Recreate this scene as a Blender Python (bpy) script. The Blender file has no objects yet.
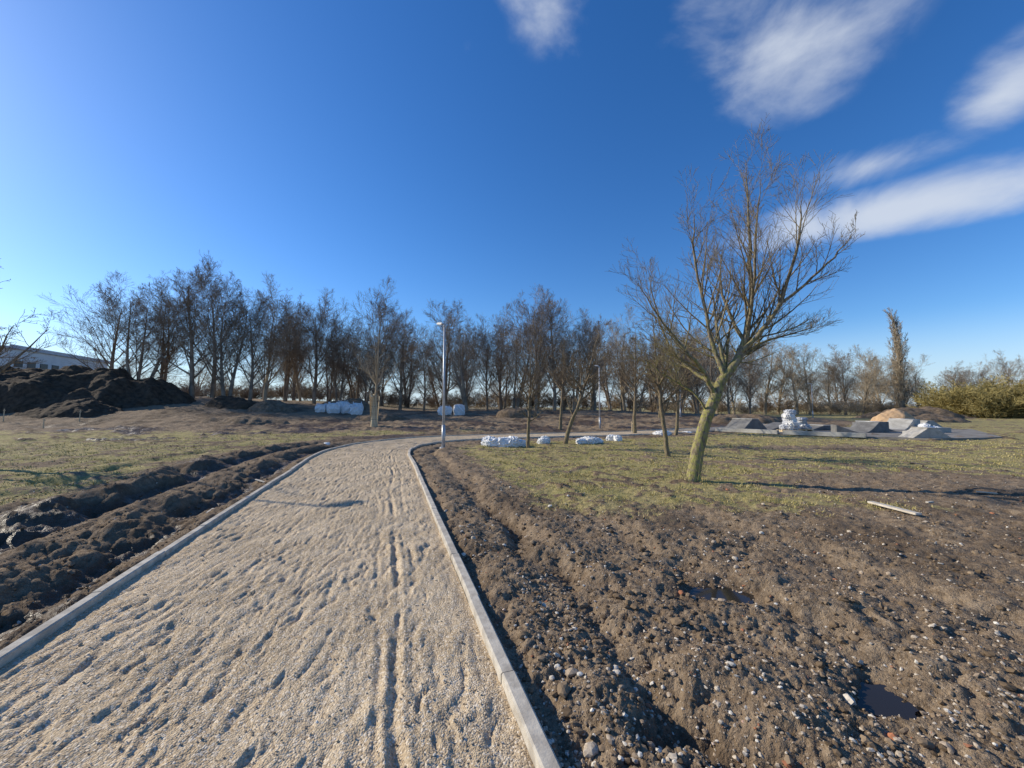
import bpy, math, random
import numpy as np
from mathutils import Vector, Quaternion
random.seed(4); R = np.random.default_rng(7)
scene = bpy.context.scene
scene.view_settings.view_transform='Standard'; scene.view_settings.look='None'; scene.view_settings.exposure=0

# ---------------------------------------------------------------- helpers
def hsh(ix,iy,seed):
    h=(ix.astype(np.int64)*374761393+iy.astype(np.int64)*668265263+seed*1442695041)&0xffffffff
    h=((h^(h>>13))*1274126177)&0xffffffff
    h=h^(h>>16)
    return (h&0xffff)/65535.0
def gn(x,y,seed=0):
    x=np.asarray(x,float); y=np.asarray(y,float)
    ix=np.floor(x); iy=np.floor(y); fx=x-ix; fy=y-iy
    u=fx*fx*fx*(fx*(fx*6-15)+10); v=fy*fy*fy*(fy*(fy*6-15)+10)
    def g(dx,dy):
        a=hsh(ix+dx,iy+dy,seed)*6.2831853
        return np.cos(a)*(fx-dx)+np.sin(a)*(fy-dy)
    return ((g(0,0)*(1-u)+g(1,0)*u)*(1-v)+(g(0,1)*(1-u)+g(1,1)*u)*v)*1.4
def fbm(x,y,sc,octv=4,seed=0,gain=.5):
    o=0;a=1
    for i in range(octv):
        o=o+a*gn(x*sc,y*sc,seed+i*17); sc*=2.03; a*=gain
    return o
def ss(x,a,b):
    t=np.clip((x-a)/(b-a),0,1); return t*t*(3-2*t)
def G(x,w): return np.exp(-(x/w)**2)

def new_mesh(name,V,F,mat=None,smooth=False,attrs=None,parent=None,link=True):
    me=bpy.data.meshes.new(name)
    V=np.asarray(V,np.float32)
    if isinstance(F,np.ndarray):
        k=F.shape[1]; m=F.shape[0]
        me.vertices.add(len(V)); me.vertices.foreach_set('co',V.ravel())
        me.loops.add(m*k); me.loops.foreach_set('vertex_index',F.astype(np.int32).ravel())
        me.polygons.add(m); me.polygons.foreach_set('loop_start',np.arange(0,m*k,k,dtype=np.int32))
        me.polygons.foreach_set('use_smooth',np.full(m,smooth))
        me.update(calc_edges=True)
    else:
        me.from_pydata(V.tolist(),[],F); me.update()
        if smooth:
            for p in me.polygons: p.use_smooth=True
    if attrs:
        for n,a in attrs.items():
            at=me.color_attributes.new(n,'FLOAT_COLOR','POINT')
            at.data.foreach_set('color',np.asarray(a,np.float32).ravel())
    if mat: me.materials.append(mat)
    if not link: return me
    ob=bpy.data.objects.new(name,me); scene.collection.objects.link(ob)
    if parent: ob.parent=parent
    return ob
def empty(name,loc=(0,0,0)):
    e=bpy.data.objects.new(name,None); e.location=loc; e.empty_display_size=.2
    scene.collection.objects.link(e); return e

class NT:
    def __init__(s,tree): s.t=tree; s.n=tree.nodes; s.l=tree.links
    def node(s,ty,**kw):
        nd=s.n.new(ty)
        for k,v in kw.items(): setattr(nd,k,v)
        return nd
    def put(s,inp,v):
        if isinstance(v,bpy.types.NodeSocket): s.l.new(v,inp)
        else: inp.default_value=v
    def m(s,op,a,b=0.0,c=None,clamp=False):
        nd=s.n.new('ShaderNodeMath'); nd.operation=op; nd.use_clamp=clamp
        s.put(nd.inputs[0],a); s.put(nd.inputs[1],b)
        if c is not None: s.put(nd.inputs[2],c)
        return nd.outputs[0]
    def mix(s,f,a,b,blend='MIX'):
        nd=s.n.new('ShaderNodeMix'); nd.data_type='RGBA'; nd.blend_type=blend
        s.put(nd.inputs[0],f)
        s.put(nd.inputs[6],a if not isinstance(a,tuple) else (*a,1)); s.put(nd.inputs[7],b if not isinstance(b,tuple) else (*b,1))
        return nd.outputs[2]
    def noise(s,vec,scale,detail=4,rough=.5,dist=0):
        nd=s.n.new('ShaderNodeTexNoise'); nd.inputs['Scale'].default_value=scale
        nd.inputs['Detail'].default_value=detail; nd.inputs['Roughness'].default_value=rough; nd.inputs['Distortion'].default_value=dist
        s.l.new(vec,nd.inputs['Vector']); return nd.outputs[0]
    def mr(s,v,a,b,c=0.,d=1.):
        nd=s.n.new('ShaderNodeMapRange'); nd.interpolation_type='SMOOTHSTEP'
        s.put(nd.inputs[0],v)
        for i,q in enumerate((a,b,c,d)): nd.inputs[i+1].default_value=q
        return nd.outputs[0]
def mat_new(name,diffuse=False):
    m=bpy.data.materials.new(name); m.use_nodes=True
    nt=NT(m.node_tree); b=m.node_tree.nodes['Principled BSDF']
    if diffuse:
        out=m.node_tree.nodes['Material Output']; m.node_tree.nodes.remove(b)
        b=nt.node('ShaderNodeBsdfDiffuse'); nt.l.new(b.outputs[0],out.inputs[0])
    tc=nt.node('ShaderNodeTexCoord').outputs['Object']
    return m,nt,b,tc
def simple_mat(name,c1,c2,scale=6,rough=.8,bump=.3,bdist=.01,metal=0,detail=4):
    m,nt,b,tc=mat_new(name)
    n=nt.noise(tc,scale,detail,.6)
    nt.l.new(nt.mix(nt.mr(n,.3,.7),c1,c2),b.inputs['Base Color'])
    b.inputs['Roughness'].default_value=rough; b.inputs['Metallic'].default_value=metal
    bp=nt.node('ShaderNodeBump'); bp.inputs['Strength'].default_value=bump; bp.inputs['Distance'].default_value=bdist
    nt.l.new(nt.noise(tc,scale*6,2,.6),bp.inputs['Height']); nt.l.new(bp.outputs[0],b.inputs['Normal'])
    b.inputs['Specular IOR Level'].default_value=.25
    return m

# ---------------------------------------------------------------- path centreline
cp=[(1.79,-8.5),(.86,-5.5),(-.33,-1.7),(-1.51,2.14),(-2.30,4.7),(-3.1,7.3),(-4.0,10.3),(-4.95,13.3),(-5.35,15.6),(-5.05,18.0),(-3.6,20.3),(-1.0,21.9),(2.6,23.3),(7,25.0),(12,27.4),(19,31.5),(27,37.5),(34,45),(38,56)]
def catmull(P,n=14):
    P=[np.array(p,float) for p in P]; P=[2*P[0]-P[1]]+P+[2*P[-1]-P[-2]]; o=[]
    for i in range(1,len(P)-2):
        for k in range(n):
            t=k/n; a,b,c,d=P[i-1:i+3]
            o.append(.5*((2*b)+(-a+c)*t+(2*a-5*b+4*c-d)*t*t+(-a+3*b-3*c+d)*t**3))
    o.append(P[-2]); return np.array(o)
CL=catmull(cp,8)
SEG=np.diff(CL,axis=0); SL=np.linalg.norm(SEG,axis=1); CS=np.concatenate([[0],np.cumsum(SL)])
TAN=np.gradient(CL,axis=0); TAN/=np.linalg.norm(TAN,axis=1)[:,None]
def at_s(s,d):
    x=np.interp(s,CS,CL[:,0]); y=np.interp(s,CS,CL[:,1])
    tx=np.interp(s,CS,TAN[:,0]); ty=np.interp(s,CS,TAN[:,1]); n=np.hypot(tx,ty); tx=tx/n; ty=ty/n
    return x+ty*d, y-tx*d, tx, ty
def path_sd(x,y):
    x=np.asarray(x,float).ravel(); y=np.asarray(y,float).ravel()
    S=np.zeros(len(x)); D=np.full(len(x),200.)
    idx=np.where((np.hypot(x,y)<90))[0]
    for c in range(0,len(idx),15000):
        ii=idx[c:c+15000]; px=x[ii][:,None]; py=y[ii][:,None]
        ax=CL[:-1,0][None];ay=CL[:-1,1][None]; ex=SEG[:,0][None];ey=SEG[:,1][None]
        t=np.clip(((px-ax)*ex+(py-ay)*ey)/(SL**2)[None],0,1)
        dx=px-ax-t*ex; dy=py-ay-t*ey; q=dx*dx+dy*dy
        k=np.argmin(q,axis=1); r=np.arange(len(ii))
        dd=np.sqrt(q[r,k]); sg=np.sign(ex[0,k]*dy[r,k]-ey[0,k]*dx[r,k])
        D[ii]=-sg*dd; S[ii]=CS[k]+t[r,k]*SL[k]
    return S,D
HW=1.47; KW=.085

def base_rise(x,y):
    r=np.hypot(x,y)
    return ss(y,30,55)*(1.15+1.9*ss(-x,12,45))*(1-ss(x,8,50))+ .15*fbm(x,y,.06,2,91)*ss(r,14,40)

PITS=[(.74,2.14,.15,.10),(1.83,3.75,.38,.08),(2.15,2.45,.22,.06),(-21.5,22,2.2,.12)]
def terrain(x,y):
    x=np.asarray(x,float);y=np.asarray(y,float)
    S,D=path_sd(x,y); r=np.hypot(x,y)
    z=base_rise(x,y)
    tout=np.abs(D)-HW-KW
    left=D<0
    near=1-ss(r,25,60)
    w1=fbm(x,y,.8,2,5); w2=fbm(x,y,2.2,3,9); w3=fbm(x,y,7,4,13,.6); w4=fbm(x,y,26,3,23,.6); wl=fbm(x,y,.25,2,31)
    along=fbm(S*1.0,D*2.,.9,2,44); al2=fbm(S*.6,D*.5,1.,2,47)
    tl=-D-HW-KW; tr=D-HW-KW
    gl=ss(tl+.7*w1+.4*w2,3.0,4.2)*(1-ss(y+4*wl,24,30))
    gl=gl*(1-.7*ss(wl+.6*w1,.2,.6))
    gr=ss(tr+.6*w1+.35*w2,1.3,2.3)*ss(y+.9*w1+.5*w2+.12*np.clip(x-4,0,6)*-1,5.5,7.4)
    bare=np.clip(G(np.hypot((x-9.4)/3.8,(y-8.3)/1.9),1.)*1.8+G(np.hypot((x-13)/6,(y-16)/1.5),1.)*.9+G(np.hypot((x-7)/2.5,(y-12)/1.0),1.)*.7+G(np.hypot((x-2)/2,(y-9)/.8),1.)*.5+.5*w2,0,1)
    gr=gr*(1-ss(bare,.3,.8)*.9)
    gr=gr*(1-.9*ss(y+5*wl,30,38)*(1-ss(x,20,34)))
    g=np.where(left,gl,gr)
    g=np.clip(g*(1-.75*ss(w2+w3*.5+.5*w1,.06,.65)),0,1)
    far=ss(y,52,75); g=np.where(y>40,np.maximum(g,.5*far),g)
    g=np.where(y<-3,.4,g)
    mud=1-g
    sf=1-ss(S,24,30)
    a=tl+.24*w1+.09*w2+.12*al2
    mL=(-.14*G(a-.62,.24)*(1+.6*al2)+.09*G(a-1.35,.36)*(1+.7*along)-.19*G(a-2.2,.30)*(1-.5*al2)+.12*G(a-2.95,.30)*(1+.6*along)+.05*G(a-.08,.15)+.03*w1)*sf-.07
    mL+= -.08*G(a-4.6,.3)*sf*ss(along,-.3,.3)+ .04*G(a-5.1,.3)*sf
    b=tr+.22*w1+.07*w2
    mR=(-.085*G(b-.85,.16)+.045*G(b-1.2,.25)+.035*G(b-.35,.22)-.045*G(b-2.25,.25)+.03*G(b-2.7,.25)-.03*G(b-3.7,.3)+.02*G(b-4.2,.3))*(1+.9*along)*sf*(1-.6*g)-.035
    zr=np.where(left,mL,mR)
    amp=mud*near
    zr+= .036*w2*amp+ .03*w1*near
    rough=np.abs(w3)
    kk=1+.35*left*(tl<3.6)
    cle=np.sin((S*1.0+ .35*D)*26)*(G(b-.85,.22)+G(b-2.25,.22))*(~left)*sf
    zr+= .007*cle*amp
    drag=fbm(S*.8,D*5.,1.6,3,81,.55)*left*(tl<4)*sf
    zr+= .034*drag*amp
    zr+= amp*(.023*w3+.018*(.45-rough)*(w2>-.2))*kk+ amp*.012*w4+ (1-mud)*.006*w4*near+(1-mud)*.014*w3*near
    far_l=ss(r,22,32)*(1-ss(r,70,100)); zr+=far_l*mud*(.10*w1+.07*w2)
    wet=np.zeros_like(z)
    for (cx,cy,rr,dp) in PITS:
        q=G(np.hypot(x-cx,(y-cy)*1.3)+.25*rr*w2,rr); zr-=dp*q; wet=np.maximum(wet,q)
    onp=ss(tout,-.02,.10)
    zr=zr*onp
    sub=1-ss(tout,-.10,-.0)
    lip=G(tout-.05,.1)
    z=z+zr-.22*sub-.02*lip
    wet=np.clip(np.maximum(wet, ss(-zr-.03,.05,.15)*amp*.9)+.6*amp*ss(wl+w1*.5,.0,.5)+.3*left*(tl<3.5)*(tl>0)+far_l*mud*ss(wl+w1*.4,-.1,.4)*.7,0,1)
    return z,g,wet

rr=[.35]
while rr[-1]<60: rr.append(rr[-1]*(1.0068 if rr[-1]>1.2 else 1.03))
while rr[-1]<2500: rr.append(rr[-1]*1.05)
rr=np.array(rr)
ang=np.concatenate([np.arange(-60,60.01,.21),np.arange(63,298,4.)])*math.pi/180
NA=len(ang);NR=len(rr)
AX=np.outer(rr,np.sin(ang)).ravel(); AY=np.outer(rr,np.cos(ang)).ravel()
z,g,wet=terrain(AX,AY)
V=np.stack([AX,AY,z],1)
i=np.arange(NR-1)[:,None]; j=np.arange(NA)[None]; j2=(j+1)%NA
F=np.stack([i*NA+j+0*i,(i+1)*NA+j,(i+1)*NA+j2,i*NA+j2],-1).reshape(-1,4)
col=np.stack([g,wet,np.zeros_like(g),np.ones_like(g)],1)

m_ground,nt,b,tc=mat_new('ground_soil_grass')
at=nt.node('ShaderNodeAttribute',attribute_name='mask'); sp=nt.node('ShaderNodeSeparateColor'); nt.l.new(at.outputs['Color'],sp.inputs[0])
gA,wA=sp.outputs[0],sp.outputs[1]
n1=nt.noise(tc,1.1,3,.6); n2=nt.noise(tc,9,4,.65); n3=nt.noise(tc,70,2,.7)
soil=nt.mix(nt.mr(n2,.32,.68),(.165,.115,.07),(.35,.26,.168))
soil=nt.mix(nt.mr(n1,.38,.65,0,.6),soil,(.22,.155,.098))
soil=nt.mix(nt.mr(n3,.55,.75,0,.6),soil,(.54,.44,.32))
soil=nt.mix(nt.mr(n3,.25,.42,.5,0),soil,(.07,.047,.029))
soil=nt.mix(nt.m('MULTIPLY',wA,.85),soil,(.08,.052,.031))
gr1=nt.mix(nt.mr(n2,.3,.7),(.26,.205,.08),(.46,.37,.165))
gr1=nt.mix(nt.mr(n1,.4,.62,0,.6),gr1,(.26,.24,.07))
gr1=nt.mix(nt.mr(n3,.5,.75,0,.6),gr1,(.54,.45,.24))
gr1=nt.mix(nt.mr(n3,.25,.42,.6,0),gr1,(.08,.06,.03))
gf=nt.mr(nt.m('ADD',gA,nt.m('MULTIPLY',nt.m('SUBTRACT',n2,.5),1.5)),.3,.85)
nt.l.new(nt.mix(gf,soil,gr1),b.inputs['Base Color'])
nt.l.new(nt.mr(nt.m('ADD',wA,nt.m('MULTIPLY',nt.m('SUBTRACT',n2,.5),.5)),.65,1.05,.97,.35),b.inputs['Roughness'])
b.inputs['Specular IOR Level'].default_value=.2
bp=nt.node('ShaderNodeBump'); bp.inputs['Strength'].default_value=1.; bp.inputs['Distance'].default_value=.034
nt.l.new(nt.noise(tc,26,4,.72),bp.inputs['Height']); nt.l.new(bp.outputs[0],b.inputs['Normal'])
ground=new_mesh('ground',V,F,m_ground,True,{'mask':col})

# ---------------------------------------------------------------- gravel path
ss_=[0.]
while ss_[-1]<62:
    s=ss_[-1]; ss_.append(s+(.12 if s<7.2 else max(.0115,.0058*(s-6.2))))
ss_=np.array(ss_); dd_=np.linspace(-HW,HW,260)
SS,DD=np.meshgrid(ss_,dd_,indexing='ij')
def path_h():
    h=.012*fbm(SS,DD,.9,3,3)
    th=.38; u=SS*math.cos(th)+DD*math.sin(th); v=DD*math.cos(th)-SS*math.sin(th)
    w=.10*fbm(SS,DD,1.5,2,41)
    rip=fbm(u,(v+w)*3.4,1.7,3,51,.55); h+=.008*rip
    dens=.55+.45*ss(fbm(SS,DD,.7,2,95),-.4,.4)
    k=fbm(u+.3*rip,(v+w)*3.0,3.2,3,61,.55); h-=.014*ss(k,.10,.55)*dens
    k2=fbm(SS*1.0,DD*2.6,2.6,3,65,.55); h-=.011*ss(k2,.2,.6)*dens
    h+=.0055*fbm(SS,DD,11,2,71,.6)+.0034*fbm(SS,DD,33,2,77,.6)
    for (off,w_,dp) in ((.90,.028,.022),(.76,.02,.008),(1.08,.025,.008),(-.35,.03,.005)):
        c=off+.055*gn(SS*.5,SS*0+off*7,5)+.018*gn(SS*2.3,SS*0+off*3,6)
        mod=np.clip(.5+gn(SS*.8,SS*0+off,8)*1.8,.1,1)
        h-=dp*G(DD-c,w_)*mod; h+=.5*dp*(G(DD-c-w_*2,w_)+G(DD-c+w_*2,w_))*mod
    rg=np.random.default_rng(3)
    def dent(s,d,th,L,W,dp):
        a=np.searchsorted(ss_,s-.24);b_=np.searchsorted(ss_,s+.24);c=np.searchsorted(dd_,d-.24);e=np.searchsorted(dd_,d+.24)
        if b_<=a or e<=c: return
        x=SS[a:b_,c:e]-s;y=DD[a:b_,c:e]-d
        p=x*math.cos(th)+y*math.sin(th); q=-x*math.sin(th)+y*math.cos(th)
        q=q+.25*p*p/.1*(1 if int(s*1000)%2 else -1)
        rad=np.sqrt((p/L)**2+(q/W)**2)
        h[a:b_,c:e]+=-dp*np.exp(-rad**3)+dp*.4*np.exp(-((rad-1.35)/.35)**2)
    for lane in range(13):
        d0=rg.uniform(-1.3,1.3); s=rg.uniform(5,8); th0=rg.normal(0.1,.08)+(math.pi if rg.random()<.5 else 0); side=1
        drift=rg.normal(0,.03)
        while s<32:
            d=d0+drift*(s-8)+side*.09+rg.normal(0,.04); side*=-1
            if abs(d)<1.38 and rg.random()<.7:
                th=th0+side*.12+rg.normal(0,.12); q=rg.uniform(.5,1)
                dent(s,d,th,.085,.042,q*.011); dent(s-.12*math.cos(th),d-.12*math.sin(th),th,.045,.034,q*.014)
            s+=.66+rg.normal(0,.08)
    for _ in range(1100):
        s=6+rg.random()**1.3*26; dent(s,rg.uniform(-1.4,1.4),rg.normal(.35,.4),rg.uniform(.04,.13),rg.uniform(.012,.028),rg.uniform(.004,.013))
    edge=ss(np.abs(DD),HW-.16,HW); h=h*(1-.5*edge)-.014*edge
    return h
PX,PY,_,_=at_s(SS,DD)
PH=path_h()*(1-.6*ss(SS,25,45))
m_path,nt,b,tc=mat_new('beige_gravel',True)
n1=nt.noise(tc,1.6,3,.6); n2=nt.noise(tc,45,3,.72)
vo=nt.node('ShaderNodeTexVoronoi'); vo.inputs['Scale'].default_value=95; nt.l.new(tc,vo.inputs['Vector'])
c=nt.mix(nt.mr(n1,.35,.65),(.48,.365,.23),(.63,.49,.32))
c=nt.mix(nt.mr(n2,.5,.72,0,.6),c,(.78,.66,.48))
c=nt.mix(nt.mr(n2,.28,.46,.65,0),c,(.24,.17,.11))
vs=nt.node('ShaderNodeSeparateColor'); nt.l.new(vo.outputs['Color'],vs.inputs[0])
c=nt.mix(nt.mr(vs.outputs[0],.72,.95,0,.6),c,(.80,.72,.60)); c=nt.mix(nt.mr(vs.outputs[1],.78,.98,0,.6),c,(.20,.15,.11))
nt.l.new(c,b.inputs['Color'])
bp=nt.node('ShaderNodeBump'); bp.inputs['Strength'].default_value=1.; bp.inputs['Distance'].default_value=.009
nt.l.new(nt.m('SUBTRACT',n2,nt.m('MULTIPLY',vo.outputs['Distance'],.6)),bp.inputs['Height']); nt.l.new(bp.outputs[0],b.inputs['Normal'])
n_s,n_d=SS.shape
i=np.arange(n_s-1)[:,None];j=np.arange(n_d-1)[None]
F=np.stack([i*n_d+j,i*n_d+j+1,(i+1)*n_d+j+1,(i+1)*n_d+j],-1).reshape(-1,4)
PZ=PH.ravel()+base_rise(PX.ravel(),PY.ravel())
new_mesh('gravel_path',np.stack([PX.ravel(),PY.ravel(),PZ],1),F,m_path,True)

m_kerb=simple_mat('kerb_concrete',(.38,.335,.27),(.60,.54,.44),9,.9,.5,.005)
def kerb(side):
    Vs=[];Fs=[]; s=0.0; rg=random.Random(side)
    sect=[(-.5,-.16),(-.5,.9),(-.38,1.0),(.38,1.0),(.5,.9),(.5,-.16)]
    while s<61:
        L=1.0; e=s+L-.008; jz=rg.gauss(0,.005); jd=rg.gauss(0,.006); sub=np.linspace(s,e,4); b0=len(Vs)
        for k in sub:
            x,y,tx,ty=at_s(np.array([k]),np.array([side*(HW+KW/2)+jd])); x,y,tx,ty=x[0],y[0],tx[0],ty[0]
            zb=float(base_rise(np.array([x]),np.array([y]))[0])
            for (a,h) in sect:
                Vs.append((x+ty*a*KW,y-tx*a*KW,zb+(.042+jz if h>0 else 0)+(-.008 if .85<h<.95 else 0)-(0 if h>0 else .17)))
        for q in range(3):
            for c_ in range(6):
                a=b0+q*6+c_; a2=b0+q*6+(c_+1)%6; Fs.append((a,a2,a2+6,a+6))
        Fs.append(tuple(b0+c_ for c_ in range(6))); Fs.append(tuple(b0+18+c_ for c_ in reversed(range(6))))
        s+=L
    return new_mesh('path_kerb',Vs,Fs,m_kerb)
kerb(-1); kerb(1)

# ---------------------------------------------------------------- stones, clods, grass
import bmesh
def icos(sub):
    bm=bmesh.new(); bmesh.ops.create_icosphere(bm,subdivisions=sub,radius=1)
    v=np.array([q.co[:] for q in bm.verts]); f=np.array([[q.index for q in p.verts] for p in bm.faces]); bm.free(); return v,f
def scatter(name,x,y,zz,size,mat,sub=1,seed=1,flat=.6,sink=.25,jag=.22,smooth=False):
    rg=np.random.default_rng(seed); bv,bf=icos(sub); n=len(x)
    sc=np.stack([size*rg.uniform(.7,1.3,n),size*rg.uniform(.6,1.1,n),size*flat*rg.uniform(.7,1.2,n)],1)
    vv=bv[None]*(1+jag*rg.normal(0,1,(n,len(bv),1)).clip(-1.5,1.5))*sc[:,None]
    a=rg.uniform(0,6.28,n); t=rg.normal(0,.3,n)
    X=vv[...,0]*np.cos(t)[:,None]-vv[...,2]*np.sin(t)[:,None]; Z=vv[...,0]*np.sin(t)[:,None]+vv[...,2]*np.cos(t)[:,None]
    vx=X*np.cos(a)[:,None]-vv[...,1]*np.sin(a)[:,None]; vy=X*np.sin(a)[:,None]+vv[...,1]*np.cos(a)[:,None]
    W=np.stack([vx+x[:,None],vy+y[:,None],Z+(zz+size*flat*(1-2*sink))[:,None]],-1).reshape(-1,3)
    FF=(bf[None]+(np.arange(n)*len(bv))[:,None,None]).reshape(-1,3)
    c=rg.random((n,1,3)).repeat(len(bv),1).reshape(-1,3); c=np.hstack([c,np.ones((len(c),1))])
    return new_mesh(name,W,FF,mat,smooth,{'rnd':c})
def rnd_mat(name,cols,rough=.9):
    m,nt,b,tc=mat_new(name,True)
    at=nt.node('ShaderNodeAttribute',attribute_name='rnd'); sp=nt.node('ShaderNodeSeparateColor'); nt.l.new(at.outputs['Color'],sp.inputs[0])
    cr=nt.node('ShaderNodeValToRGB'); nt.l.new(sp.outputs[0],cr.inputs[0]); e=cr.color_ramp.elements
    while len(e)<len(cols): e.new(.5)
    for k,(p,c) in enumerate(cols): e[k].position=p; e[k].color=(*c,1)
    n=nt.noise(tc,60,2,.6)
    nt.l.new(nt.mix(nt.mr(n,.35,.7,0,.5),cr.outputs[0],(.20,.145,.095)),b.inputs['Color'])
    return m
m_stone=rnd_mat('rubble_stone',[(0,(.24,.18,.12)),(.35,(.42,.33,.24)),(.7,(.60,.52,.41)),(.95,(.78,.73,.63)),(.97,(.42,.17,.09))])
m_clod=rnd_mat('soil_clod',[(0,(.10,.07,.043)),(.5,(.18,.128,.08)),(1,(.31,.23,.15))])
def sample(n,seed,rmin=1.3,rmax=25,p=1.5):
    rg=np.random.default_rng(seed); u=rg.random(n)
    r=rmin*(rmax/rmin)**(u**(1/p)) ; a=rg.uniform(-1.0,1.0,n)
    return r*np.sin(a),r*np.cos(a),rg
def place(n,seed,rmin,rmax,fn,p=1.):
    x,y,rg=sample(n,seed,rmin,rmax,p); S,D=path_sd(x,y); z,g,w=terrain(x,y)
    cl=fbm(x,y,1.1,3,seed+3)
    k=fn(x,y,D,g,w,cl,rg); return x[k],y[k],z[k],rg
x,y,zz,rg=place(48000,11,1.4,16,lambda x,y,D,g,w,cl,rg:(np.abs(D)>HW+KW+.03)&(g<.5)&(rg.random(len(x))<np.where(D>0,.45+.7*cl,.16+.25*cl)))
scatter('rubble_stones',x,y,zz,.004+.013*rg.random(len(x))**3.+.016*(rg.random(len(x))>.99),m_stone,1,2)
x,y,zz,rg=place(1000,12,1.7,12,lambda x,y,D,g,w,cl,rg:(D>HW+KW+.1)&(g<.6)&(rg.random(len(x))<.3+.8*cl))
scatter('rubble_stones',x,y,zz,.012+.03*rg.random(len(x))**2.5,m_stone,2,5,jag=.09,flat=.65)
x,y,zz,rg=place(5000,13,1.4,9,lambda x,y,D,g,w,cl,rg:(np.abs(D)>HW+KW+.05)&(g<.5)&(rg.random(len(x))<.4+.6*cl))
scatter('soil_clods',x,y,zz,.008+.024*rg.random(len(x))**3.*(1+.8*rg.random(len(x))),m_clod,2,8,jag=.13,flat=.6,sink=.35)
x,y,zz,rg=place(26000,14,1.4,26,lambda x,y,D,g,w,cl,rg:(np.abs(D)>HW+KW+.05)&(g<.5)&(rg.random(len(x))<.4+.6*cl))
scatter('soil_clods',x,y,zz,.005+.018*rg.random(len(x))**3.+.0008*np.hypot(x,y),m_clod,1,8,jag=.16,flat=.6,sink=.35)
x,y,rg=sample(15000,15,1.6,9,1.); S,D=path_sd(x,y); k=np.abs(D)<HW-.02; x,y,S,D=x[k],y[k],S[k],D[k]
si=np.clip(np.searchsorted(ss_,S),1,n_s-1); di=np.clip(np.searchsorted(dd_,D),1,n_d-1)
m_peb=rnd_mat('path_pebble',[(0,(.27,.20,.13)),(.5,(.52,.42,.29)),(.85,(.74,.64,.5)),(1,(.82,.75,.65))])
scatter('path_pebbles',x,y,PH[si,di],.0028+.005*rg.random(len(x))**2.5+.008*(rg.random(len(x))>.994),m_peb,1,9,jag=.12)
x,y,rg=sample(360000,21,4.5,30,1.6)
cl=fbm(x,y,1.6,3,77)+.5*fbm(x,y,7,2,78)
z,g,w=terrain(x,y); k=(g>.3)&(rg.random(len(x))<-.08+g*.4+.85*cl); x,y,z,cl=x[k][:85000],y[k][:85000],z[k][:85000],cl[k][:85000]
n=len(x); a=rg.uniform(0,6.28,n); hgt=rg.uniform(.012,.045,n)*(1+.9*np.clip(cl,0,1)); lean=rg.normal(0,.8,(n,2))*hgt[:,None]; wd=.004+.00045*np.hypot(x,y)
Vg=np.empty((n,3,3)); Vg[:,0]=np.stack([x-np.cos(a)*wd,y-np.sin(a)*wd,z-.01],1); Vg[:,1]=np.stack([x+np.cos(a)*wd,y+np.sin(a)*wd,z-.01],1); Vg[:,2]=np.stack([x+lean[:,0],y+lean[:,1],z+hgt],1)
m_grass,nt,b,tc=mat_new('winter_grass',True)
at=nt.node('ShaderNodeAttribute',attribute_name='rnd'); sp=nt.node('ShaderNodeSeparateColor'); nt.l.new(at.outputs['Color'],sp.inputs[0])
nt.l.new(nt.mix(sp.outputs[0],(.28,.245,.07),(.58,.48,.25)),b.inputs['Color'])
c=rg.random((n,1,3)).repeat(3,1).reshape(-1,3); c=np.hstack([c,np.ones((len(c),1))])
new_mesh('grass',Vg.reshape(-1,3),np.arange(n*3).reshape(n,3),m_grass,False,{'rnd':c})

m_water,nt,b,tc=mat_new('puddle_water'); b.inputs['Base Color'].default_value=(.03,.025,.02,1); b.inputs['Roughness'].default_value=.06; b.inputs['IOR'].default_value=1.33
for (cx,cy,rad,dp) in PITS[1:]:
    zc=float(terrain(np.array([cx]),np.array([cy]))[0][0]); lvl=zc+min(.028,dp*.35)
    th=np.linspace(0,2*math.pi,41)[:-1]; rr_=rad*.9*(1+.25*gn(np.cos(th)*2+cx,np.sin(th)*2+cy,4))
    vs=[(cx,cy,lvl)]+[(cx+r_*math.cos(t),cy+r_*math.sin(t)*.8,lvl) for r_,t in zip(rr_,th)]
    new_mesh('puddle',vs,[(0,1+k,1+(k+1)%40) for k in range(40)],m_water)

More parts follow.
